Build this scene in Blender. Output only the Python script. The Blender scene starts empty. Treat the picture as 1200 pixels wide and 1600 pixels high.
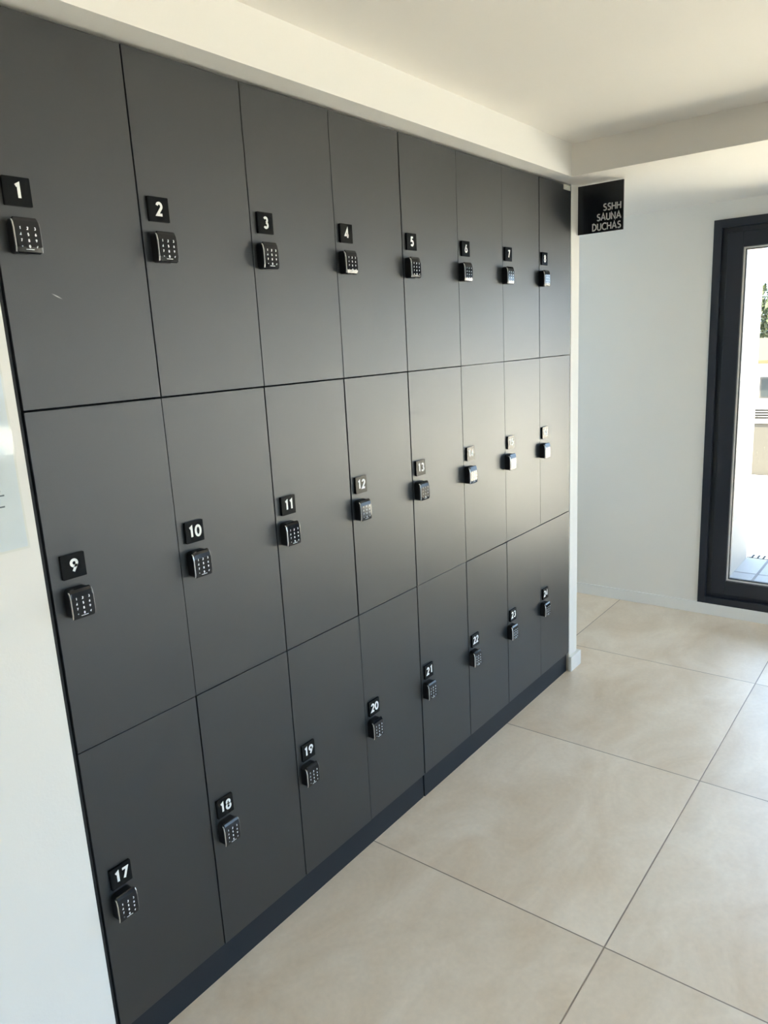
import bpy, bmesh, math, random
from mathutils import Vector, Matrix, Quaternion
random.seed(7)
PI = math.pi
C = bpy.context.scene.collection
SC = bpy.context.scene

# ------------------------------------------------------------------ camera
FPX = 1153.8653                                   # focal length in pixels of a 1200x1600 frame
yaw, pitch, roll = map(math.radians, (51.9129, 12.8201, -3.0135))
fwd = Vector((math.sin(yaw) * math.cos(pitch), math.cos(yaw) * math.cos(pitch), -math.sin(pitch)))
rt = Vector((math.cos(yaw), -math.sin(yaw), 0))
up = rt.cross(fwd)
r2 = math.cos(roll) * rt + math.sin(roll) * up
u2 = -math.sin(roll) * rt + math.cos(roll) * up
cam = bpy.data.cameras.new('camera')
cam.sensor_fit = 'VERTICAL'
cam.sensor_height = 32.0
cam.sensor_width = 24.0
cam.lens = FPX / 1600 * 32.0
cam.clip_start = 0.02
cam.clip_end = 400
camo = bpy.data.objects.new('camera', cam)
C.objects.link(camo)
m3 = Matrix((r2, u2, -fwd)).transposed()
camo.matrix_world = Matrix.Translation((-0.67582, -1.36023, 1.57549)) @ m3.to_4x4()
SC.camera = camo

# ------------------------------------------------------------------ sky, sun, exposure
w = bpy.data.worlds.new('sky')
SC.world = w
w.use_nodes = True
nt = w.node_tree
nt.nodes.clear()
sky = nt.nodes.new('ShaderNodeTexSky')
sky.sky_type = 'NISHITA'
sky.sun_disc = False
sky.sun_elevation = math.radians(62)
sky.sun_rotation = math.radians(200)
sky.dust_density = 3.0
mixw = nt.nodes.new('ShaderNodeMix')
mixw.data_type = 'RGBA'
mixw.inputs['Factor'].default_value = 0.45
mixw.inputs['B'].default_value = (6.3, 9.0, 12.6, 1)          # thin bright cloud over the blue
bg = nt.nodes.new('ShaderNodeBackground')
bg.inputs['Strength'].default_value = 0.42
ow = nt.nodes.new('ShaderNodeOutputWorld')
nt.links.new(sky.outputs[0], mixw.inputs['A'])
nt.links.new(mixw.outputs['Result'], bg.inputs['Color'])
nt.links.new(bg.outputs[0], ow.inputs['Surface'])

sun = bpy.data.lights.new('sun', 'SUN')
sun.energy = 32.0
sun.angle = math.radians(0.6)
sun.color = (1.0, 0.85, 0.61)
suno = bpy.data.objects.new('sun', sun)
C.objects.link(suno)
suno.rotation_euler = Vector((0.43, 0.36, -1.0)).to_track_quat('-Z', 'Y').to_euler()
suno.location = (3, -3, 8)


def portal(name, loc, direction, sx, sy):
    l = bpy.data.lights.new(name, 'AREA')
    l.shape = 'RECTANGLE'
    l.size = sx
    l.size_y = sy
    l.cycles.is_portal = True
    o = bpy.data.objects.new(name, l)
    C.objects.link(o)
    o.location = loc
    o.rotation_euler = Vector(direction).to_track_quat('-Z', 'Z').to_euler()


SC.view_settings.view_transform = 'Standard'
SC.view_settings.look = 'None'
SC.view_settings.gamma = 1
SC.view_settings.use_curve_mapping = False
SC.view_settings.exposure = 1.38
SC.cycles.max_bounces = 14
SC.cycles.diffuse_bounces = 10
SC.cycles.transparent_max_bounces = 16
SC.cycles.sample_clamp_indirect = 20
SC.cycles.caustics_reflective = True
SC.cycles.use_denoising = True


# ------------------------------------------------------------------ helpers
def lin(r, g, b):
    f = lambda c: (c / 255 / 12.92) if c / 255 <= 0.04045 else ((c / 255 + 0.055) / 1.055) ** 2.4
    return (f(r), f(g), f(b), 1)


def mat(name, col, rough=0.5, metal=0.0, spec=0.5, coat=0.0, bump=0.0, bscale=200.0, var=0.0, vscale=3.0):
    m = bpy.data.materials.new(name)
    m.use_nodes = True
    t = m.node_tree
    b = t.nodes['Principled BSDF']
    b.inputs['Roughness'].default_value = rough
    b.inputs['Metallic'].default_value = metal
    b.inputs['Specular IOR Level'].default_value = spec
    b.inputs['Coat Weight'].default_value = coat
    b.inputs['Coat Roughness'].default_value = 0.06
    tc = t.nodes.new('ShaderNodeTexCoord')
    n = t.nodes.new('ShaderNodeTexNoise')
    n.inputs['Scale'].default_value = vscale
    n.inputs['Detail'].default_value = 4
    t.links.new(tc.outputs['Object'], n.inputs['Vector'])
    r = t.nodes.new('ShaderNodeValToRGB')
    c = Vector(col[:3])
    v = max(var, 0.01)
    r.color_ramp.elements[0].position = 0.3
    r.color_ramp.elements[1].position = 0.7
    r.color_ramp.elements[0].color = (*(c * (1 - v)), 1)
    r.color_ramp.elements[1].color = (*(c * (1 + v)), 1)
    t.links.new(n.outputs['Fac'], r.inputs['Fac'])
    t.links.new(r.outputs['Color'], b.inputs['Base Color'])
    if bump:
        n2 = t.nodes.new('ShaderNodeTexNoise')
        n2.inputs['Scale'].default_value = bscale
        n2.inputs['Detail'].default_value = 3
        t.links.new(tc.outputs['Object'], n2.inputs['Vector'])
        bp = t.nodes.new('ShaderNodeBump')
        bp.inputs['Strength'].default_value = bump
        bp.inputs['Distance'].default_value = 0.001
        t.links.new(n2.outputs['Fac'], bp.inputs['Height'])
        t.links.new(bp.outputs['Normal'], b.inputs['Normal'])
    return m


def obj(name, bm, m, parent=None, loc=None, smooth=False):
    me = bpy.data.meshes.new(name)
    bmesh.ops.recalc_face_normals(bm, faces=bm.faces)
    bm.to_mesh(me)
    bm.free()
    if smooth:
        for p in me.polygons:
            p.use_smooth = True
    for x in (m if isinstance(m, (list, tuple)) else [m]):
        me.materials.append(x)
    o = bpy.data.objects.new(name, me)
    C.objects.link(o)
    if parent:
        o.parent = parent
    if loc:
        o.location = loc
    return o


def tag(o, label, cat, group=None):
    o['label'] = label
    o['category'] = cat
    if group:
        o['group'] = group
    return o


def struct(name, bm, m, parent=None, smooth=False):
    o = obj(name, bm, m, parent, smooth=smooth)
    if parent is None:
        o['kind'] = 'structure'
    return o


def thing(name, label, cat, loc=(0, 0, 0), rotz=0, group=None):
    o = bpy.data.objects.new(name, None)
    o.empty_display_size = 0.05
    C.objects.link(o)
    o.location = loc
    o.rotation_euler = (0, 0, rotz)
    return tag(o, label, cat, group)


def box(bm, x0, x1, y0, y1, z0, z1, bev=0.0, seg=2, mi=0):
    vs = [bm.verts.new((x, y, z)) for x in (x0, x1) for y in (y0, y1) for z in (z0, z1)]
    idx = [(0, 1, 3, 2), (4, 6, 7, 5), (0, 4, 5, 1), (2, 3, 7, 6), (0, 2, 6, 4), (1, 5, 7, 3)]
    fs = [bm.faces.new([vs[i] for i in f]) for f in idx]
    for f in fs:
        f.material_index = mi
    if bev:
        es = list({e for f in fs for e in f.edges})
        bmesh.ops.bevel(bm, geom=es, offset=bev, segments=seg, affect='EDGES', profile=0.5)
    return fs


def B(*a, **k):
    bm = bmesh.new()
    box(bm, *a, **k)
    return bm


def prism(bm, pts, y0, y1, mi=0):
    """outline pts (x,z) extruded from y0 to y1"""
    a = [bm.verts.new((x, y0, z)) for x, z in pts]
    b = [bm.verts.new((x, y1, z)) for x, z in pts]
    n = len(pts)
    fs = [bm.faces.new(a), bm.faces.new(list(reversed(b)))]
    for i in range(n):
        fs.append(bm.faces.new((a[i], b[i], b[(i + 1) % n], a[(i + 1) % n])))
    for f in fs:
        f.material_index = mi
    return fs


def round_rect(cx, cz, w_, h_, r, n=6, rt_=None):
    pts = []
    for sx, sz, a0 in ((1, 1, 0), (-1, 1, 90), (-1, -1, 180), (1, -1, 270)):
        rr = r if sz < 0 or rt_ is None else rt_
        for k in range(n + 1):
            a = math.radians(a0 + 90 * k / n)
            pts.append((cx + sx * (w_ / 2 - rr) + rr * math.cos(a), cz + sz * (h_ / 2 - rr) + rr * math.sin(a)))
    return pts


# ---- stroke lettering: every glyph is a list of polylines in a unit-high box (x right, z up)
def arc(cx, cz, rx, rz, a0, a1, n=14):
    return [(cx + rx * math.cos(math.radians(a0 + (a1 - a0) * k / n)),
             cz + rz * math.sin(math.radians(a0 + (a1 - a0) * k / n))) for k in range(n + 1)]


GL = {
    '0': (0.58, [arc(.29, .5, .25, .46, 0, 360, 28)]),
    '1': (0.34, [[(.04, .84), (.24, .96), (.24, .03)]]),
    '2': (0.54, [arc(.27, .71, .21, .25, 165, -28, 14) + [(.06, .04), (.50, .04)]]),
    '3': (0.54, [arc(.26, .74, .19, .22, 150, -80, 12), arc(.26, .28, .22, .24, 85, -150, 14)]),
    '4': (0.60, [[(.40, .03), (.40, .96), (.04, .27), (.56, .27)]]),
    '5': (0.54, [[(.46, .96), (.16, .96), (.10, .55)] + arc(.25, .31, .23, .27, 112, -145, 14)]),
    '6': (0.58, [arc(.29, .29, .23, .25, 0, 360, 22), [(.10, .42), (.40, .97)]]),
    '7': (0.52, [[(.04, .96), (.48, .96), (.18, .03)]]),
    '8': (0.56, [arc(.28, .75, .18, .20, 0, 360, 20), arc(.28, .28, .23, .25, 0, 360, 22)]),
    '9': (0.58, [arc(.29, .70, .23, .25, 0, 360, 22), [(.48, .57), (.18, .03)]]),
    'S': (0.54, [arc(.29, .74, .20, .22, 40, 265, 14) + arc(.25, .27, .22, .245, 85, -145, 14)]),
    'H': (0.66, [[(.06, .0), (.06, 1)], [(.58, .0), (.58, 1)], [(.06, .52), (.58, .52)]]),
    'A': (0.70, [[(.02, .0), (.34, 1), (.66, .0)], [(.13, .33), (.55, .33)]]),
    'U': (0.64, [[(.06, 1), (.06, .32)] + arc(.31, .29, .25, .27, 180, 360, 12) + [(.56, 1)]]),
    'N': (0.70, [[(.06, 0), (.06, 1), (.60, 0), (.60, 1)]]),
    'D': (0.66, [[(.06, .02), (.06, .98), (.20, .98)] + arc(.20, .5, .40, .48, 90, -90, 14) + [(.06, .02)]]),
    'C': (0.68, [arc(.42, .5, .38, .48, 48, 312, 18)]),
    '*': (0.50, [[(.1, .3), (.4, .7)], [(.1, .7), (.4, .3)]]),
    'v': (0.60, [[(.05, .5), (.25, .2), (.55, .85)]]),
}


def stroke(bm, pts, th, x, z, s, y, sx=1.0, depth=0.0004):
    P = [Vector((x + px * s * sx, z + pz * s)) for px, pz in pts]
    closed = (P[0] - P[-1]).length < 1e-6
    if closed:
        P = P[:-1]
    n = len(P)
    L, R = [], []
    for i in range(n):
        a = P[i - 1] if (i > 0 or closed) else None
        b = P[(i + 1) % n] if (i < n - 1 or closed) else None
        d1 = (P[i] - a).normalized() if a is not None else None
        d2 = (b - P[i]).normalized() if b is not None else None
        if d1 is None:
            d1 = d2
        if d2 is None:
            d2 = d1
        t = (d1 + d2)
        t = t.normalized() if t.length > 1e-6 else d1
        nn = Vector((-t.y, t.x))
        k = 1 / max(0.45, nn.dot(Vector((-d1.y, d1.x))))
        L.append(P[i] + nn * th / 2 * k)
        R.append(P[i] - nn * th / 2 * k)
    fl = [bm.verts.new((p.x, y - depth, p.y)) for p in L]
    fr = [bm.verts.new((p.x, y - depth, p.y)) for p in R]
    bl = [bm.verts.new((p.x, y, p.y)) for p in L]
    br = [bm.verts.new((p.x, y, p.y)) for p in R]
    for i in range(n if closed else n - 1):
        j = (i + 1) % n
        bm.faces.new((fl[i], fl[j], fr[j], fr[i]))
        bm.faces.new((fl[j], fl[i], bl[i], bl[j]))
        bm.faces.new((fr[i], fr[j], br[j], br[i]))
    if not closed:
        for i in (0, n - 1):
            bm.faces.new((fl[i], fr[i], br[i], bl[i]))


def write(bm, text, cx, cz, s, th, y, sx=1.0, align='c', gap=0.10, depth=0.0004):
    ws = [GL[c][0] * s * sx for c in text]
    tot = sum(ws) + gap * s * (len(text) - 1)
    x = cx - tot / 2 if align == 'c' else cx - tot
    for c, w_ in zip(text, ws):
        for pl in GL[c][1]:
            stroke(bm, pl, th, x, cz - s / 2, s, y, sx, depth)
        x += w_ + gap * s


# ------------------------------------------------------------------ materials
def wall_mat(name, col, rough=0.75):
    return mat(name, col, rough=rough, spec=0.3, bump=0.25, bscale=160, var=0.012, vscale=2.0)


M_WALL = wall_mat('white wall paint', (0.80, 0.79, 0.755, 1))
M_CEIL = wall_mat('warm white ceiling paint', (0.83, 0.80, 0.75, 1), 0.85)
M_TAUPE = wall_mat('taupe wall paint', (0.28, 0.265, 0.24, 1))
M_TRIM = mat('white satin baseboard', (0.80, 0.81, 0.80, 1), rough=0.35, bump=0.05)
M_DARK = mat('black cabinet interior', (0.006, 0.007, 0.009, 1), rough=0.8)
M_FILL = mat('dark filler strip', (0.012, 0.013, 0.014, 1), rough=0.55)
M_PLINTH = mat('blue black plinth laminate', (0.009, 0.014, 0.021, 1), rough=0.5, spec=0.35, bump=0.1)
M_PLATE = mat('black acrylic', (0.006, 0.007, 0.008, 1), rough=0.20, spec=0.15)
M_NUM = mat('white vinyl lettering', (0.86, 0.87, 0.86, 1), rough=0.5)
M_LOCK = mat('black lock plastic', (0.006, 0.006, 0.007, 1), rough=0.45)
M_FACE = mat('glossy black lock face', (0.008, 0.009, 0.012, 1), rough=0.10)
M_CHROME = mat('brushed chrome trim', (0.75, 0.75, 0.75, 1), rough=0.25, metal=1.0)
M_KEY = mat('white key marks', (0.80, 0.83, 0.86, 1), rough=0.5)
M_FRAME = mat('anthracite aluminium', (0.012, 0.016, 0.026, 1), rough=0.38, bump=0.15, bscale=600)
M_GASKET = mat('black rubber gasket', (0.006, 0.006, 0.006, 1), rough=0.6)
M_BEAD = mat('glazing bead in highlight white', (0.92, 0.91, 0.88, 1), rough=0.3)  # bead whitened so its colour carries the reflected highlight
M_SIGN = mat('black sign panel', (0.004, 0.006, 0.010, 1), rough=0.22)
M_SIGNTXT = mat('silver grey sign lettering', (0.60, 0.61, 0.60, 1), rough=0.4)
M_STICK = mat('cream label paper', (0.62, 0.60, 0.50, 1), rough=0.5)
M_PAPER = mat('white notice paper', (0.74, 0.78, 0.82, 1), rough=0.6, var=0.03, vscale=14)
M_TEXT = mat('grey printed text', (0.16, 0.19, 0.22, 1), rough=0.6)
M_EXT = mat('white exterior render', (0.80, 0.78, 0.74, 1), rough=0.8, bump=0.2, bscale=80)
M_TREAD = mat('brown grey trunk', (0.12, 0.08, 0.05, 1), rough=0.9)
M_LEAF = mat('olive green leaves', (0.022, 0.034, 0.011, 1), rough=0.6, var=0.4, vscale=1.5)
M_AWN = mat('straw yellow roof tiles', (0.040, 0.028, 0.009, 1), rough=0.8, var=0.1)
M_LAWN = mat('dark garden paving', (0.06, 0.060, 0.055, 1), rough=0.9, bump=0.6, bscale=40, var=0.2, vscale=9)
M_GREYD = mat('dark grey slats', (0.006, 0.0065, 0.007, 1), rough=0.7, spec=0.2)
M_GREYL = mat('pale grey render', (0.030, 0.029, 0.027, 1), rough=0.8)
M_WINX = mat('blue grey window glass', (0.012, 0.016, 0.018, 1), rough=0.4, spec=0.2)


def door_material(name, scuff=None):
    """anthracite melamine: very fine grain, satin sheen; scuff = (x, z, dx, dz) centre and half sizes of a pale scratch"""
    m = mat(name, (0.010, 0.013, 0.015, 1), rough=0.41, spec=0.85, bump=0.30, bscale=900, var=0.03, vscale=1.2)
    if scuff:
        t = m.node_tree
        b = t.nodes['Principled BSDF']
        tc = [n for n in t.nodes if n.type == 'TEX_COORD'][0]
        mp = t.nodes.new('ShaderNodeMapping')
        mp.vector_type = 'TEXTURE'
        mp.inputs['Location'].default_value = (scuff[0], 0, scuff[1])
        mp.inputs['Rotation'].default_value = (0, scuff[4], 0)
        mp.inputs['Scale'].default_value = (scuff[2], 1, scuff[3])
        g = t.nodes.new('ShaderNodeTexGradient')
        g.gradient_type = 'SPHERICAL'
        t.links.new(tc.outputs['Object'], mp.inputs['Vector'])
        t.links.new(mp.outputs['Vector'], g.inputs['Vector'])
        mx = t.nodes.new('ShaderNodeMix')
        mx.data_type = 'RGBA'
        mx.inputs['B'].default_value = (0.35, 0.36, 0.34, 1)
        src = b.inputs['Base Color'].links[0].from_socket
        t.links.new(g.outputs['Fac'], mx.inputs['Factor'])
        t.links.new(src, mx.inputs['A'])
        t.links.new(mx.outputs['Result'], b.inputs['Base Color'])
    return m


M_DOOR = door_material('anthracite melamine')
M_DOORS = door_material('anthracite melamine with scratch', (0.100, 1.6936 - 1.4873, 0.012, 0.0016, 0.45))


def floor_material(name, T, x0, y0, c1, c2, grout, gw, rough):
    m = bpy.data.materials.new(name)
    m.use_nodes = True
    t = m.node_tree
    N, Lk = t.nodes, t.links
    b = N['Principled BSDF']
    tc = N.new('ShaderNodeTexCoord')
    sep = N.new('ShaderNodeSeparateXYZ')
    Lk.new(tc.outputs['Object'], sep.inputs[0])

    def math_(op, a, b_=None, c_=None):
        n = N.new('ShaderNodeMath')
        n.operation = op
        for i, v in enumerate((a, b_, c_)):
            if v is None:
                continue
            if isinstance(v, (int, float)):
                n.inputs[i].default_value = v
            else:
                Lk.new(v, n.inputs[i])
        return n.outputs[0]
    ds, cells = [], []
    for ax, o0 in (('X', x0), ('Y', y0)):
        s = math_('DIVIDE', math_('SUBTRACT', sep.outputs[ax], o0), T)
        cells.append(math_('FLOOR', s))
        fr = math_('FRACT', s)
        ds.append(math_('MULTIPLY', math_('MINIMUM', fr, math_('SUBTRACT', 1.0, fr)), T))
    d = math_('MINIMUM', ds[0], ds[1])
    mr = N.new('ShaderNodeMapRange')
    mr.inputs['From Min'].default_value = gw * 0.5
    mr.inputs['From Max'].default_value = gw * 0.5 + 0.0012
    Lk.new(d, mr.inputs['Value'])
    cell = N.new('ShaderNodeCombineXYZ')
    Lk.new(cells[0], cell.inputs[0])
    Lk.new(cells[1], cell.inputs[1])
    wn = N.new('ShaderNodeTexWhiteNoise')
    Lk.new(cell.outputs[0], wn.inputs['Vector'])
    # cloudy stone pattern, shifted per tile
    add = N.new('ShaderNodeVectorMath')
    add.operation = 'MULTIPLY_ADD'
    Lk.new(wn.outputs['Color'], add.inputs[0])
    add.inputs[1].default_value = (7, 7, 7)
    Lk.new(tc.outputs['Object'], add.inputs[2])
    mp = N.new('ShaderNodeMapping')
    mp.inputs['Scale'].default_value = (1.0, 1.6, 1)
    mp.inputs['Rotation'].default_value = (0, 0, 0.5)
    Lk.new(add.outputs[0], mp.inputs[0])
    n1 = N.new('ShaderNodeTexNoise')
    n1.inputs['Scale'].default_value = 2.6
    n1.inputs['Detail'].default_value = 9
    n1.inputs['Roughness'].default_value = 0.62
    n1.inputs['Distortion'].default_value = 0.6
    Lk.new(mp.outputs[0], n1.inputs['Vector'])
    r = N.new('ShaderNodeValToRGB')
    r.color_ramp.elements[0].position = 0.32
    r.color_ramp.elements[1].position = 0.68
    r.color_ramp.elements[0].color = c1
    r.color_ramp.elements[1].color = c2
    Lk.new(n1.outputs['Fac'], r.inputs['Fac'])
    hv = N.new('ShaderNodeHueSaturation')
    Lk.new(r.outputs['Color'], hv.inputs['Color'])
    Lk.new(math_('ADD', 0.955, math_('MULTIPLY', wn.outputs['Value'], 0.09)), hv.inputs['Value'])
    # fine mineral speckle
    n2 = N.new('ShaderNodeTexNoise')
    n2.inputs['Scale'].default_value = 60
    n2.inputs['Detail'].default_value = 5
    Lk.new(tc.outputs['Object'], n2.inputs['Vector'])
    mx2 = N.new('ShaderNodeMix')
    mx2.data_type = 'RGBA'
    mx2.blend_type = 'MULTIPLY'
    mx2.inputs['Factor'].default_value = 0.14
    Lk.new(hv.outputs['Color'], mx2.inputs['A'])
    Lk.new(n2.outputs['Fac'], mx2.inputs['B'])
    mx = N.new('ShaderNodeMix')
    mx.data_type = 'RGBA'
    mx.inputs['A'].default_value = grout
    Lk.new(mr.outputs[0], mx.inputs['Factor'])
    Lk.new(mx2.outputs['Result'], mx.inputs['B'])
    Lk.new(mx.outputs['Result'], b.inputs['Base Color'])
    rr = N.new('ShaderNodeMapRange')
    rr.inputs['To Min'].default_value = rough - 0.05
    rr.inputs['To Max'].default_value = rough + 0.09
    Lk.new(n1.outputs['Fac'], rr.inputs['Value'])
    Lk.new(rr.outputs[0], b.inputs['Roughness'])
    bp = N.new('ShaderNodeBump')
    bp.inputs['Strength'].default_value = 0.6
    bp.inputs['Distance'].default_value = 0.001
    Lk.new(mr.outputs[0], bp.inputs['Height'])
    Lk.new(bp.outputs[0], b.inputs['Normal'])
    return m


M_FLOOR = floor_material('beige stoneware tiles', 0.9, 0.9294, -0.7601, (0.77, 0.635, 0.485, 1), (0.94, 0.835, 0.70, 1),
                         (0.30, 0.235, 0.18, 1), 0.0026, 0.30)
M_SLAB_SHADED = floor_material('terrace slabs darkened for shade', 0.58, 4.43, -0.43, (0.16, 0.17, 0.18, 1), (0.19, 0.20, 0.21, 1),  # near terrace strip, its shade put into a darker slab colour
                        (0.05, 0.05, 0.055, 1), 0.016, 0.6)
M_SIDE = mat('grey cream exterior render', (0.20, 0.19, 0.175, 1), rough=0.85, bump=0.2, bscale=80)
M_TERR = floor_material('pale terrace tiles', 0.60, 4.80, -0.62, (0.68, 0.65, 0.58, 1), (0.78, 0.75, 0.67, 1),
                        (0.30, 0.30, 0.29, 1), 0.012, 0.55)


def glass_material():
    m = bpy.data.materials.new('clear window glass')
    m.use_nodes = True
    t = m.node_tree
    t.nodes.clear()
    o = t.nodes.new('ShaderNodeOutputMaterial')
    mx = t.nodes.new('ShaderNodeMixShader')
    tr = t.nodes.new('ShaderNodeBsdfTransparent')
    tr.inputs['Color'].default_value = (0.93, 0.95, 0.94, 1)
    gl = t.nodes.new('ShaderNodeBsdfGlossy')
    gl.inputs['Roughness'].default_value = 0.0
    fr = t.nodes.new('ShaderNodeFresnel')
    fr.inputs['IOR'].default_value = 1.45
    t.links.new(fr.outputs[0], mx.inputs[0])
    t.links.new(tr.outputs[0], mx.inputs[1])
    t.links.new(gl.outputs[0], mx.inputs[2])
    t.links.new(mx.outputs[0], o.inputs[0])
    return m


M_GLASS = glass_material()

# ------------------------------------------------------------------ measures
XS = [0.0, 0.3041, 0.6076, 0.9105, 1.2159, 1.5291, 1.8353, 2.1351, 2.4332]
ZS = [0.0923, 0.7874, 1.4873, 2.1816]
ZC, ZL = 2.3015, 2.1816            # main ceiling, lowered ceiling and soffit
YS = -0.0642                       # soffit front
XB = 2.293                         # where the ceiling steps down
XW = 3.5056                        # inner face of the far wall
XL, YR, YB = -3.6, -4.2, 1.7       # back wall, right wall, end of the passage
XEXT = XW + 0.24

# ------------------------------------------------------------------ shell
fl = B(XL - 0.2, XEXT, YR - 0.2, YB + 0.2, -0.12, 0.0)
struct('floor', fl, M_FLOOR)
bm = bmesh.new()
box(bm, XL - 0.2, XB, YR - 0.2, YB + 0.2, ZC, ZC + 0.15)
struct('ceiling', bm, M_CEIL)
bm = bmesh.new()
box(bm, XB, XEXT, YR - 0.2, YB + 0.2, ZL, ZC + 0.15)
struct('ceiling_lowered', bm, M_CEIL)
struct('trim_soffit', B(XL, XB, YS, 0.47, ZL, ZC), M_WALL)


def wall_with_holes(name, axis, a0, a1, t0, t1, z0, z1, holes, m):
    """axis 'y': wall runs along y, thickness t0..t1 in x (and the other way round)"""
    bm = bmesh.new()

    def bx(p0, p1, q0, q1):
        if p1 - p0 < 1e-5 or q1 - q0 < 1e-5:
            return
        if axis == 'y':
            box(bm, t0, t1, p0, p1, q0, q1)
        else:
            box(bm, p0, p1, t0, t1, q0, q1)
    cur = a0
    for h0, h1, hz0, hz1 in sorted(holes):
        bx(cur, h0, z0, z1)
        bx(h0, h1, z0, hz0)
        bx(h0, h1, hz1, z1)
        cur = h1
    bx(cur, a1, z0, z1)
    return struct(name, bm, m)


WY0, WY1, WZ0, WZ1 = -3.40, -0.302, 0.0665, 2.0942
wall_with_holes('wall_far', 'y', YR - 0.2, YB + 0.2, XW, XEXT, 0, ZL, [(WY0, WY1, WZ0, WZ1)], M_WALL)
RW = [(-2.5, -1.1, 0.10, 1.80), (0.2, 1.8, 0.10, 1.80), (2.40, 3.45, 0.04, 2.12)]  # unseen; outer two openings added to light the floor and far wall
wall_with_holes('wall_right', 'x', XL, XW, YR - 0.2, YR, 0, ZL, RW, M_TAUPE)
struct('wall_right_upper', B(XL, XB, YR - 0.2, YR, ZL, ZC), M_TAUPE)
struct('wall_back', B(XL - 0.2, XL, YR, YB, 0, ZC), M_WALL)
# pier to the left of the lockers, wall behind them, partition at their right end
struct('wall_left', B(XL, -0.0105, -0.004, 0.47, 0, ZL), M_WALL)
struct('wall_behind_lockers', B(XL, 2.4332, 0.47, 0.60, 0, ZC), M_WALL)
struct('wall_partition', B(2.4345, 2.5230, -0.002, YB, 0, ZL, bev=0.004), M_WALL)
wall_with_holes('wall_passage', 'x', 2.5230, XW, YB, YB + 0.2, 0, ZL, [(2.58, 3.44, 0.85, 2.12)], M_WALL)


def baseboard(name, parts):
    bm = bmesh.new()
    for p in parts:
        box(bm, *p, bev=0.0025)
    return struct(name, bm, M_TRIM)


baseboard('baseboard_far', [(XW - 0.012, XW, YR, YB, 0.0, 0.067)])
baseboard('baseboard_left', [(XL, -0.0105, -0.016, -0.004, 0.0, 0.07)])
baseboard('baseboard_right', [(XL, XW - 0.012, YR, YR + 0.012, 0.0, 0.067)])
baseboard('baseboard_back', [(XL, XL + 0.012, YR + 0.012, -0.016, 0.0, 0.067)])
bm = bmesh.new()
box(bm, 2.4205, 2.5360, -0.0190, -0.002, 0.0, 0.073, bev=0.003)
box(bm, 2.5230, 2.5360, -0.002, YB, 0.0, 0.073, bev=0.003)
struct('baseboard_partition', bm, M_TRIM)


# ------------------------------------------------------------------ windows
def ring(bm, y0, y1, z0, z1, wd, x0, x1, bev=0.0015):
    """rectangular frame in the y-z plane, four mitre-less bars"""
    box(bm, x0, x1, y0, y0 + wd, z0, z1, bev=bev)
    box(bm, x0, x1, y1 - wd, y1, z0, z1, bev=bev)
    box(bm, x0, x1, y0 + wd, y1 - wd, z0, z0 + wd, bev=bev)
    box(bm, x0, x1, y0 + wd, y1 - wd, z1 - wd, z1, bev=bev)


wf = thing('window_1', 'x', 'x')
del wf['label'], wf['category']
wf['kind'] = 'structure'
bm = bmesh.new()
ring(bm, WY0, WY1, WZ0, WZ1, 0.066, XW + 0.012, XW + 0.09)
ring(bm, WY0, WY1, WZ0, WZ1, 0.040, XW - 0.012, XW + 0.012)         # proud outer step
obj('window_frame', bm, M_FRAME, wf)
MID = -1.58
for (a, b_) in ((WY0 + 0.067, MID - 0.001), (MID + 0.001, WY1 - 0.067)):
    bm = bmesh.new()
    ring(bm, a, b_, WZ0 + 0.067, WZ1 - 0.067, 0.0735, XW - 0.006, XW + 0.062, bev=0.002)
    sash = obj('window_sash', bm, M_FRAME, wf)
    g0, g1, h0, h1 = a + 0.0725, b_ - 0.0725, WZ0 + 0.1395, WZ1 - 0.1395
    bm = bmesh.new()
    ring(bm, g0 + 0.001, g1 - 0.001, h0 + 0.001, h1 - 0.001, 0.0085, XW + 0.012, XW + 0.040, bev=0.0006)
    obj('glazing_bead', bm, M_BEAD, sash)
    bm = bmesh.new()
    ring(bm, g0 + 0.0095, g1 - 0.0095, h0 + 0.0095, h1 - 0.0095, 0.005, XW + 0.016, XW + 0.036, bev=0.0006)
    obj('gasket', bm, M_GASKET, sash)
    obj('pane', B(XW + 0.020, XW + 0.026, g0 + 0.012, g1 - 0.012, h0 + 0.012, h1 - 0.012), M_GLASS, sash)

for k, (a, b_, h0, h1) in enumerate(RW):
    t = thing('window_%d' % (k + 2), 'x', 'x')
    del t['label'], t['category']
    t['kind'] = 'structure'
    bm = bmesh.new()
    for p in ((a, a + .06, h0, h1), (b_ - .06, b_, h0, h1), (a + .06, b_ - .06, h0, h0 + .06), (a + .06, b_ - .06, h1 - .06, h1),
              ((a + b_) / 2 - .03, (a + b_) / 2 + .03, h0 + .06, h1 - .06)):
        box(bm, p[0], p[1], YR - 0.09, YR - 0.02, p[2], p[3], bev=0.003)
    obj('window_frame', bm, M_FRAME, t)
    obj('pane', B(a + .05, b_ - .05, YR - 0.06, YR - 0.055, h0 + .05, h1 - .05), M_GLASS, t)
    portal('daylight_portal', ((a + b_) / 2, YR - 0.12, (h0 + h1) / 2), (0, 1, 0), b_ - a, h1 - h0)
t = thing('window_4', 'x', 'x')  # unseen window added at the passage end to brighten the far wall
del t['label'], t['category']
t['kind'] = 'structure'
bm = bmesh.new()
for p in ((2.58, 2.64, .85, 2.12), (3.38, 3.44, .85, 2.12), (2.64, 3.38, .85, .91), (2.64, 3.38, 2.06, 2.12)):
    box(bm, p[0], p[1], YB + 0.03, YB + 0.10, p[2], p[3], bev=0.003)
obj('window_frame', bm, M_FRAME, t)
obj('pane', B(2.63, 3.39, YB + 0.06, YB + 0.065, .90, 2.07), M_GLASS, t)
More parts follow.
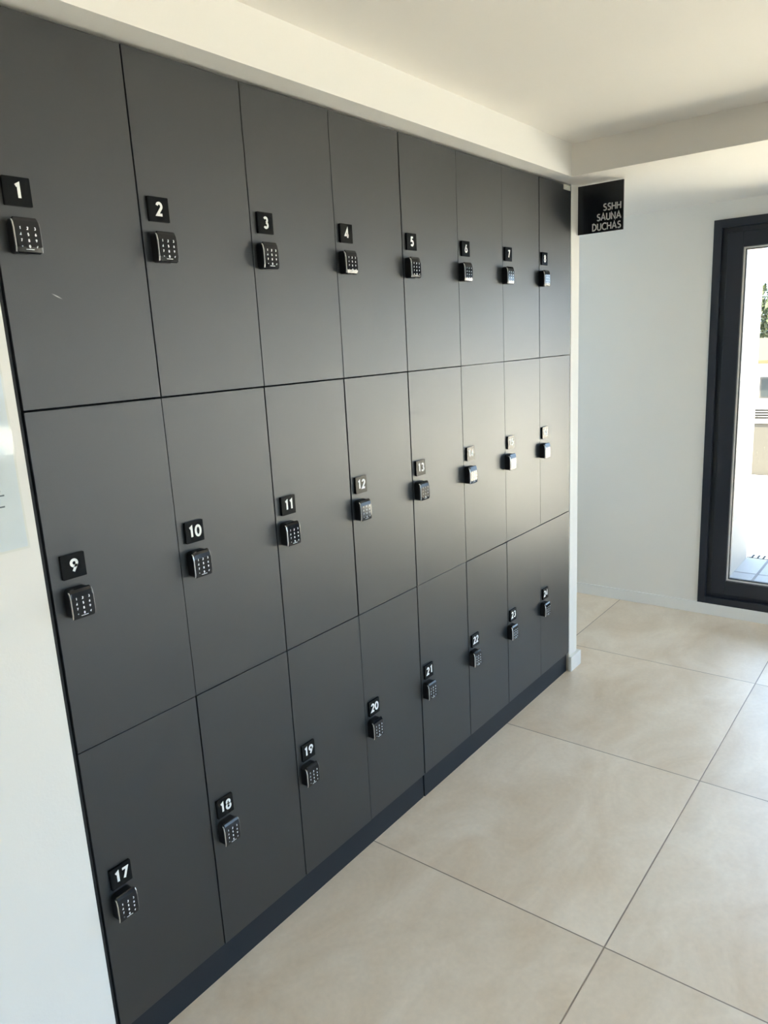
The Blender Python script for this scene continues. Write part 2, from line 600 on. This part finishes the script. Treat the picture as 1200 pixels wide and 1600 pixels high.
portal('daylight_portal', (3.01, YB + 0.12, 1.485), (0, -1, 0), 0.86, 1.27)
portal('daylight_portal', (XEXT - 0.01, (WY0 + WY1) / 2, (WZ0 + WZ1) / 2), (-1, 0, 0), WZ1 - WZ0, WY1 - WY0)

# ------------------------------------------------------------------ lockers
# gaps (mm) left of every column, per row (bottom, middle, top)
GAPV = {1: (2.6, 2.0, 2.4), 2: (2.8, 2.8, 2.2), 3: (2.2, 4.2, 3.0), 4: (5.5, 5.5, 3.6),
        5: (2.6, 2.0, 2.2), 6: (3.4, 1.4, 1.4), 7: (1.3, 1.6, 1.4)}
GAPH = [(2.6, 2.2, 2.0, 2.4, 1.6, 3.4, 2.6, 3.6),    # between bottom and middle row, per column
        (3.4, 3.2, 3.2, 3.0, 2.6, 1.2, 2.2, 2.6)]    # between middle and top row
DIMS = {}
for r in range(3):
    for c in range(8):
        gl_ = GAPV[c][r] if c else 5.0
        gr_ = GAPV[c + 1][r] if c < 7 else 1.5
        gb = GAPH[r - 1][c] if r else 0.0
        gt = GAPH[r][c] if r < 2 else 0.0
        DIMS[(r, c)] = (XS[c] + gl_ / 2000, XS[c + 1] - gr_ / 2000, ZS[r] + gb / 2000 + (0.001 if r == 0 else 0),
                        ZS[r + 1] - gt / 2000 - (0.010 if r == 2 else 0))
PZ = {2: 1.871, 1: 1.1795, 0: 0.4715}
LZ = {2: 1.795, 1: 1.1065, 0: 0.4065}


def lock_parts(root):
    """keypad lock, 50 x 62 mm, 27 mm deep, origin on the door face, y negative is outwards"""
    bm = bmesh.new()
    fs = prism(bm, round_rect(0, 0, 0.047, 0.060, 0.007, rt_=0.010), 0.0, -0.019)
    lock = obj('keypad_lock', bm, M_LOCK, root)
    bm = bmesh.new()
    # face: side profile bows outwards towards the lower edge, top leans back to the body
    prof = [(0.031, -0.0185), (0.0295, -0.0215), (0.024, -0.0245), (0.014, -0.0262), (-0.020, -0.0262), (-0.0285, -0.0250),
            (-0.0310, -0.0215), (-0.0310, -0.0185)]
    cols = [(-0.0240, 0.0016), (-0.0228, 0.0004), (-0.021, 0.0), (0.021, 0.0), (0.0228, 0.0004), (0.0240, 0.0016)]
    grid = []
    for x, dy in cols:
        colv = []
        for i, (z, y) in enumerate(prof):
            inset = 1.0
            if abs(x) > 0.0225:
                inset = 0.90
            colv.append(bm.verts.new((x, min(y + dy, -0.0170), z * inset if abs(z) > 0.02 else z)))
        grid.append(colv)
    for i in range(len(cols) - 1):
        for j in range(len(prof) - 1):
            bm.faces.new((grid[i][j], grid[i + 1][j], grid[i + 1][j + 1], grid[i][j + 1]))
    face = obj('lock_face', bm, M_FACE, lock)
    for s in (-1, 1):
        bm = bmesh.new()
        pts = [(s * 0.0241, -0.0265), (s * 0.0241, 0.0265), (s * 0.0252, 0.0245), (s * 0.0252, -0.0245)]
        a = [(z, y) for z, y in ((0.0265, -0.0200), (0.022, -0.0232), (0.012, -0.0252), (-0.020, -0.0254), (-0.0285, -0.0236))]
        va, vb, vc, vd = [], [], [], []
        for z, y in a:
            va.append(bm.verts.new((s * 0.0232, y - 0.0006, z)))
            vb.append(bm.verts.new((s * 0.0249, y + 0.0006, z)))
            vc.append(bm.verts.new((s * 0.0249, y + 0.0034, z)))
            vd.append(bm.verts.new((s * 0.0232, y + 0.0034, z)))
        for i in range(len(a) - 1):
            for p, q in ((va, vb), (vb, vc), (vc, vd), (vd, va)):
                bm.faces.new((p[i], q[i], q[i + 1], p[i + 1]))
        for i in (0, -1):
            bm.faces.new((va[i], vb[i], vc[i], vd[i]))
        obj('chrome_trim', bm, M_CHROME, lock)
    bm = bmesh.new()
    keys = [['1', '2', '3'], ['4', '5', '6'], ['7', '8', '9'], ['*', '0', 'v']]
    for r_, row in enumerate(keys):
        for c_, k in enumerate(row):
            write(bm, k, -0.0135 + 0.0135 * c_, 0.0115 - 0.0102 * r_, 0.0043, 0.0014, -0.0263, depth=0.0002)
    box(bm, -0.0075, 0.0075, -0.02655, -0.0260, -0.0246, -0.0236)
    obj('key_legend', bm, M_KEY, lock)
    return lock


def copy_tree(o, parent):
    c = o.copy()
    C.objects.link(c)
    c.parent = parent
    for ch in list(o.children):
        copy_tree(ch, c)
    return c


ROWN = {2: 'top', 1: 'middle', 0: 'bottom'}
lock0 = None
n = 0
for r in (2, 1, 0):
    for c in range(8):
        n += 1
        x0, x1, z0, z1 = DIMS[(r, c)]
        if c == 0:
            pos = 'at the left end beside number %d' % (n + 1)
        elif c == 7:
            pos = 'at the right end beside number %d' % (n - 1)
        else:
            pos = 'between numbers %d and %d' % (n - 1, n + 1)
        root = thing('locker', 'anthracite locker with keypad, plate numbered %d, %s row %s' % (n, ROWN[r], pos), 'locker',
                     (XS[c], 0, ZS[r]), 0, 'numbered anthracite keypad lockers')
        W_, H_ = XS[c + 1] - XS[c], ZS[r + 1] - ZS[r]
        top = H_ - 0.001 - (0.005 if r == 2 else 0)
        bm = bmesh.new()                                        # open-fronted cabinet body
        e = 0.0012
        box(bm, e, 0.016, 0.021, 0.45, 0.001, top)
        box(bm, W_ - 0.016, W_ - e, 0.021, 0.45, 0.001, top)
        box(bm, 0.016, W_ - 0.016, 0.021, 0.45, 0.001, 0.017)
        box(bm, 0.016, W_ - 0.016, 0.021, 0.45, top - 0.016, top)
        box(bm, 0.016, W_ - 0.016, 0.444, 0.45, 0.017, top - 0.016)
        obj('cabinet_body', bm, M_DARK, root)
        # the door: a slab with its edges eased, hung a hair out of true
        jy = random.uniform(-0.0006, 0.0006)
        bm = bmesh.new()
        box(bm, x0 - XS[c], x1 - XS[c], 0.0, 0.018, z0 - ZS[r], z1 - ZS[r], bev=0.0008, seg=2)
        d = obj('locker_door', bm, M_DOORS if n == 1 else M_DOOR, root)
        d.location.y = jy
        d.rotation_euler = (random.uniform(-0.0012, 0.0012), 0, random.uniform(-0.0016, 0.0016))
        px = 0.0435 if c < 3 else (0.041 if c < 6 else 0.036)
        if n in (17,):
            px = 0.0455
        bm = bmesh.new()
        prism(bm, round_rect(0, 0, 0.050, 0.049, 0.0012, n=2), 0.0, -0.006)
        pl = obj('number_plate', bm, M_PLATE, root, (px + (0.0065 if c == 0 else 0), -0.0006, PZ[r] - ZS[r]))
        bm = bmesh.new()
        write(bm, str(n), 0.0012, 0.001, 0.0250, 0.0055, -0.006, sx=1.06, gap=0.18 if n < 10 or '1' not in str(n) else 0.30)
        obj('number', bm, M_NUM, pl)
        lx = (0.0475 if c == 0 else (0.042 if c < 3 else (0.0335 if c > 3 else 0.034)))
        lx = {0: 0.0475, 1: 0.0425, 2: 0.0365, 3: 0.034, 4: 0.0325, 5: 0.0255, 6: 0.0165, 7: 0.020}[c]
        lloc = (lx, -0.0006, LZ[r] - ZS[r])
        if lock0 is None:
            lock0 = lock_parts(root)
            lock0.location = lloc
        else:
            k = copy_tree(lock0, root)
            k.location = lloc
        if n == 8:
            st = obj('sticker', B(2.3590 - XS[7], 2.4262 - XS[7], -0.0016, -0.0006, 2.1535 - ZS[2], 2.1745 - ZS[2], bev=0.0003),
                     M_STICK, root)
            st['label'] = 'cream label sticker in the top right corner'
            bm = bmesh.new()
            for zz in (2.1665, 2.1605):
                box(bm, 2.374 - XS[7], 2.411 - XS[7], -0.0018, -0.0015, zz - ZS[2], zz + 0.0012 - ZS[2])
            obj('printed_line', bm, M_BEAD, st)

# plinth in two lengths and the dark filler at the left end
p1 = obj('plinth', B(0.001, 1.2145, 0.010, 0.028, 0.0, 0.0915, bev=0.0008), M_PLINTH)
tag(p1, 'dark blue-black plinth board under lockers 17 to 20', 'plinth', 'plinth boards under the lockers')
p2 = obj('plinth', B(1.2185, 2.4195, 0.007, 0.025, 0.0, 0.0915, bev=0.0008), M_PLINTH)
tag(p2, 'dark blue-black plinth board under lockers 21 to 24', 'plinth', 'plinth boards under the lockers')
fp = obj('filler_strip', B(-0.0100, 0.0005, 0.006, 0.024, 0.0, 2.170), M_FILL)
tag(fp, 'narrow black vertical filler strip between white wall and lockers 1, 9 and 17', 'filler strip')

# ------------------------------------------------------------------ hanging sign
sg = thing('sign', 'square black projecting sign reading SSHH SAUNA DUCHAS fixed beside locker 8', 'sign', (2.500, -0.0025, 2.0805))
bm = bmesh.new()
# local frame: sign face looks towards -x; drawn in x-z and turned
prism(bm, [(-0.0975, -0.0965), (0.0975, -0.0965), (0.0975, 0.0965), (-0.0975, 0.0965)], 0.004, -0.004)
panel = obj('sign_panel', bm, M_SIGN, sg)
panel.rotation_euler = (0, 0, -PI / 2)
panel.location = (0, -0.1000, 0)
bm = bmesh.new()
for i, (t_, wd) in enumerate((('SSHH', 0.82), ('SAUNA', 0.80), ('DUCHAS', 0.80))):
    write(bm, t_, 0.0890, 0.0005 - 0.0375 * i, 0.0262, 0.0048, -0.004, sx=1.06, align='r', gap=0.11, depth=0.0008)
tx = obj('lettering', bm, M_SIGNTXT, panel)

# ------------------------------------------------------------------ notice in its clear sleeve on the left wall
nt_ = thing('notice_sheet', 'glossy sleeved white notice sheet on the wall left of the lockers', 'notice', (-0.0315, -0.004, 1.2410))
obj('paper', B(-0.297, 0.0, -0.0010, 0.0, 0.0, 0.42), M_PAPER, nt_)
bm = bmesh.new()
for (zz, x1_) in ((0.032, -0.10), (0.044, -0.06), (0.056, -0.12), (0.080, -0.030), (0.1005, -0.028), (0.109, -0.034),
                  (0.135, -0.045), (0.147, -0.030), (0.165, -0.050), (0.182, -0.07)):
    box(bm, -0.26, x1_, -0.0013, -0.0010, zz, zz + 0.0028)
obj('text_line', bm, M_TEXT, nt_)
msl = glass_material()
msl.name = 'clear plastic sleeve'
for nd in msl.node_tree.nodes:
    if nd.type == 'BSDF_GLOSSY':
        nd.inputs['Roughness'].default_value = 0.08
bm = bmesh.new()
nx, nz = 26, 36
gv = [[bm.verts.new((-0.302 + 0.305 * i / nx, -0.0024 - 0.0011 * math.sin(i * 0.55 + 1.3 * math.sin(j * 0.30)) * math.sin(j * 0.42 + 0.6),
                     -0.004 + 0.43 * j / nz)) for j in range(nz + 1)] for i in range(nx + 1)]
for i in range(nx):
    for j in range(nz):
        bm.faces.new((gv[i][j], gv[i + 1][j], gv[i + 1][j + 1], gv[i][j + 1]))
obj('clear_sleeve', bm, msl, nt_, smooth=True)

# ------------------------------------------------------------------ outside
struct('terrace_floor', B(4.79, 7.95, -9, 6, -0.20, -0.02), M_TERR)
struct('terrace_floor_shaded', B(XEXT, 4.79, -9, 6, -0.20, -0.02), M_SLAB_SHADED)
struct('ground_outside', B(7.95, 120, -60, 60, -4.3, -4.0), M_EXT)
struct('ground_side', B(-12, XEXT, -30, YR - 0.2, -0.20, -0.06), M_LAWN)
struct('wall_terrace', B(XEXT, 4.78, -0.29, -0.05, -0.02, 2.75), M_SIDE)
struct('roof_sun_block', B(XL - 0.4, XEXT + 0.02, YR - 1.0, YB + 0.3, ZC + 0.15, 2.75), M_EXT)  # unseen roof block, overhang added to keep sun out of the right windows
# slotted linear drain across the terrace
dr = thing('drain_grate', 'slotted grey linear drain across the terrace tiles outside the window', 'drain', (4.84, -0.29, -0.02))
obj('channel', B(-0.045, 0.045, -2.4, 0.0, 0.0, 0.002), M_GREYD, dr)
bm = bmesh.new()
for k in range(68):
    y = -0.006 - 0.035 * k
    box(bm, -0.040, 0.040, y - 0.020, y, 0.002, 0.006)
obj('grating', bm, M_TERR, dr)
# parapet at the edge of the terrace with dark slatted rail
pp = thing('parapet', 'low pale grey parapet wall with dark rail beyond the terrace', 'parapet', (8.0, 0, -0.02))
obj('parapet_wall', B(0.0, 0.18, -1.2, 3, 0.0, 0.565, bev=0.01), M_GREYL, pp)
obj('coping', B(-0.02, 0.20, -1.2, 3, 0.565, 0.60, bev=0.005), M_EXT, pp)
bm = bmesh.new()
for k in range(4):
    box(bm, 0.08, 0.10, -1.2, 3, 0.602 + k * 0.026, 0.624 + k * 0.026)
for k in range(7):
    box(bm, 0.10, 0.13, -1.2 + k * 0.69, -1.16 + k * 0.69, 0.60, 0.706)
obj('dark_rail', bm, M_GREYD, pp)

# neighbouring house, white with a straw-coloured tiled roof
hb = thing('house', 'white neighbouring house with straw yellow roof seen through the window', 'house', (30, 0, -4.0))
obj('wall', B(0, 8, -14, 9, 0, 4.15), M_EXT, hb)
bm = bmesh.new()
a = [bm.verts.new(v) for v in ((-0.5, -14.5, 4.15), (8.5, -14.5, 4.15), (8.5, 9.5, 4.15), (-0.5, 9.5, 4.15),
                               (-0.5, -14.5, 4.28), (8.5, -14.5, 4.28), (8.5, 9.5, 4.28), (-0.5, 9.5, 4.28))]
rd = [bm.verts.new((4, -14.5, 5.0)), bm.verts.new((4, 9.5, 5.0))]
for f in ((3, 2, 1, 0), (0, 1, 5, 4), (3, 0, 4, 7), (2, 3, 7, 6), (1, 2, 6, 5)):
    bm.faces.new([a[i] for i in f])
bm.faces.new((a[4], rd[0], rd[1], a[7]))
bm.faces.new((a[5], a[6], rd[1], rd[0]))
bm.faces.new((a[4], a[5], rd[0]))
bm.faces.new((a[7], rd[1], a[6]))
obj('tiled_roof', bm, M_AWN, hb)
for k in range(5):
    wdw = obj('house_window', B(-0.06, 0.02, 3.75 - 3.2 * k, 4.55 - 3.2 * k, 2.85, 3.65), M_GREYL, hb)
    obj('pane', B(-0.08, -0.05, 3.82 - 3.2 * k, 4.48 - 3.2 * k, 2.92, 3.58), M_WINX, wdw)


def tree(x, y, z0, h, rad, label, seed):
    rnd = random.Random(seed)
    t = thing('tree', label, 'tree', (x, y, z0), 0, 'trees beyond the terrace')
    bm = bmesh.new()
    pr = None
    for k in range(7):
        f = k / 6
        rr = 0.16 * (1 - 0.6 * f)
        v = [bm.verts.new((rr * math.cos(a_ * PI / 4) + 0.15 * math.sin(f * 2), rr * math.sin(a_ * PI / 4), f * h * 0.7)) for a_ in range(8)]
        if pr:
            for i in range(8):
                bm.faces.new((pr[i], pr[(i + 1) % 8], v[(i + 1) % 8], v[i]))
        pr = v
    for k in range(6):
        a_ = k * 1.05
        b0 = Vector((0.1, 0, h * (0.45 + 0.04 * k)))
        b1 = b0 + Vector((math.cos(a_) * rad * 0.6, math.sin(a_) * rad * 0.6, h * 0.18))
        s = Vector((0, 0, 0.04))
        q = Vector((-math.sin(a_), math.cos(a_), 0)) * 0.03
        vs = [bm.verts.new(p) for p in (b0 + s, b0 - s, b1, b0 + q, b0 - q)]
        bm.faces.new((vs[0], vs[3], vs[2]))
        bm.faces.new((vs[3], vs[1], vs[2]))
        bm.faces.new((vs[1], vs[4], vs[2]))
        bm.faces.new((vs[4], vs[0], vs[2]))
    obj('trunk', bm, M_TREAD, t)
    bm = bmesh.new()
    cl = [(Vector((rnd.gauss(0, rad * .42), rnd.gauss(0, rad * .42), h * 0.72 + rnd.gauss(0, h * .12))), rnd.uniform(.3, .55) * rad) for _ in range(16)]
    for _ in range(5200):
        c_, r_ = rnd.choice(cl)
        p = c_ + Vector((rnd.gauss(0, 1), rnd.gauss(0, 1), rnd.gauss(0, .8))).normalized() * r_ * rnd.uniform(.55, 1)
        u = Vector((rnd.gauss(0, 1), rnd.gauss(0, 1), rnd.gauss(0, 1))).normalized() * 0.17
        v = u.cross(Vector((rnd.gauss(0, 1), rnd.gauss(0, 1), rnd.gauss(0, 1)))).normalized() * 0.075
        bm.faces.new([bm.verts.new(q) for q in (p - u, p - v, p + u, p + v)])
    obj('foliage', bm, M_LEAF, t)


tree(43.0, 5.2, -4.0, 8.4, 2.3, 'light green leafy tree behind the neighbouring house outside', 3)
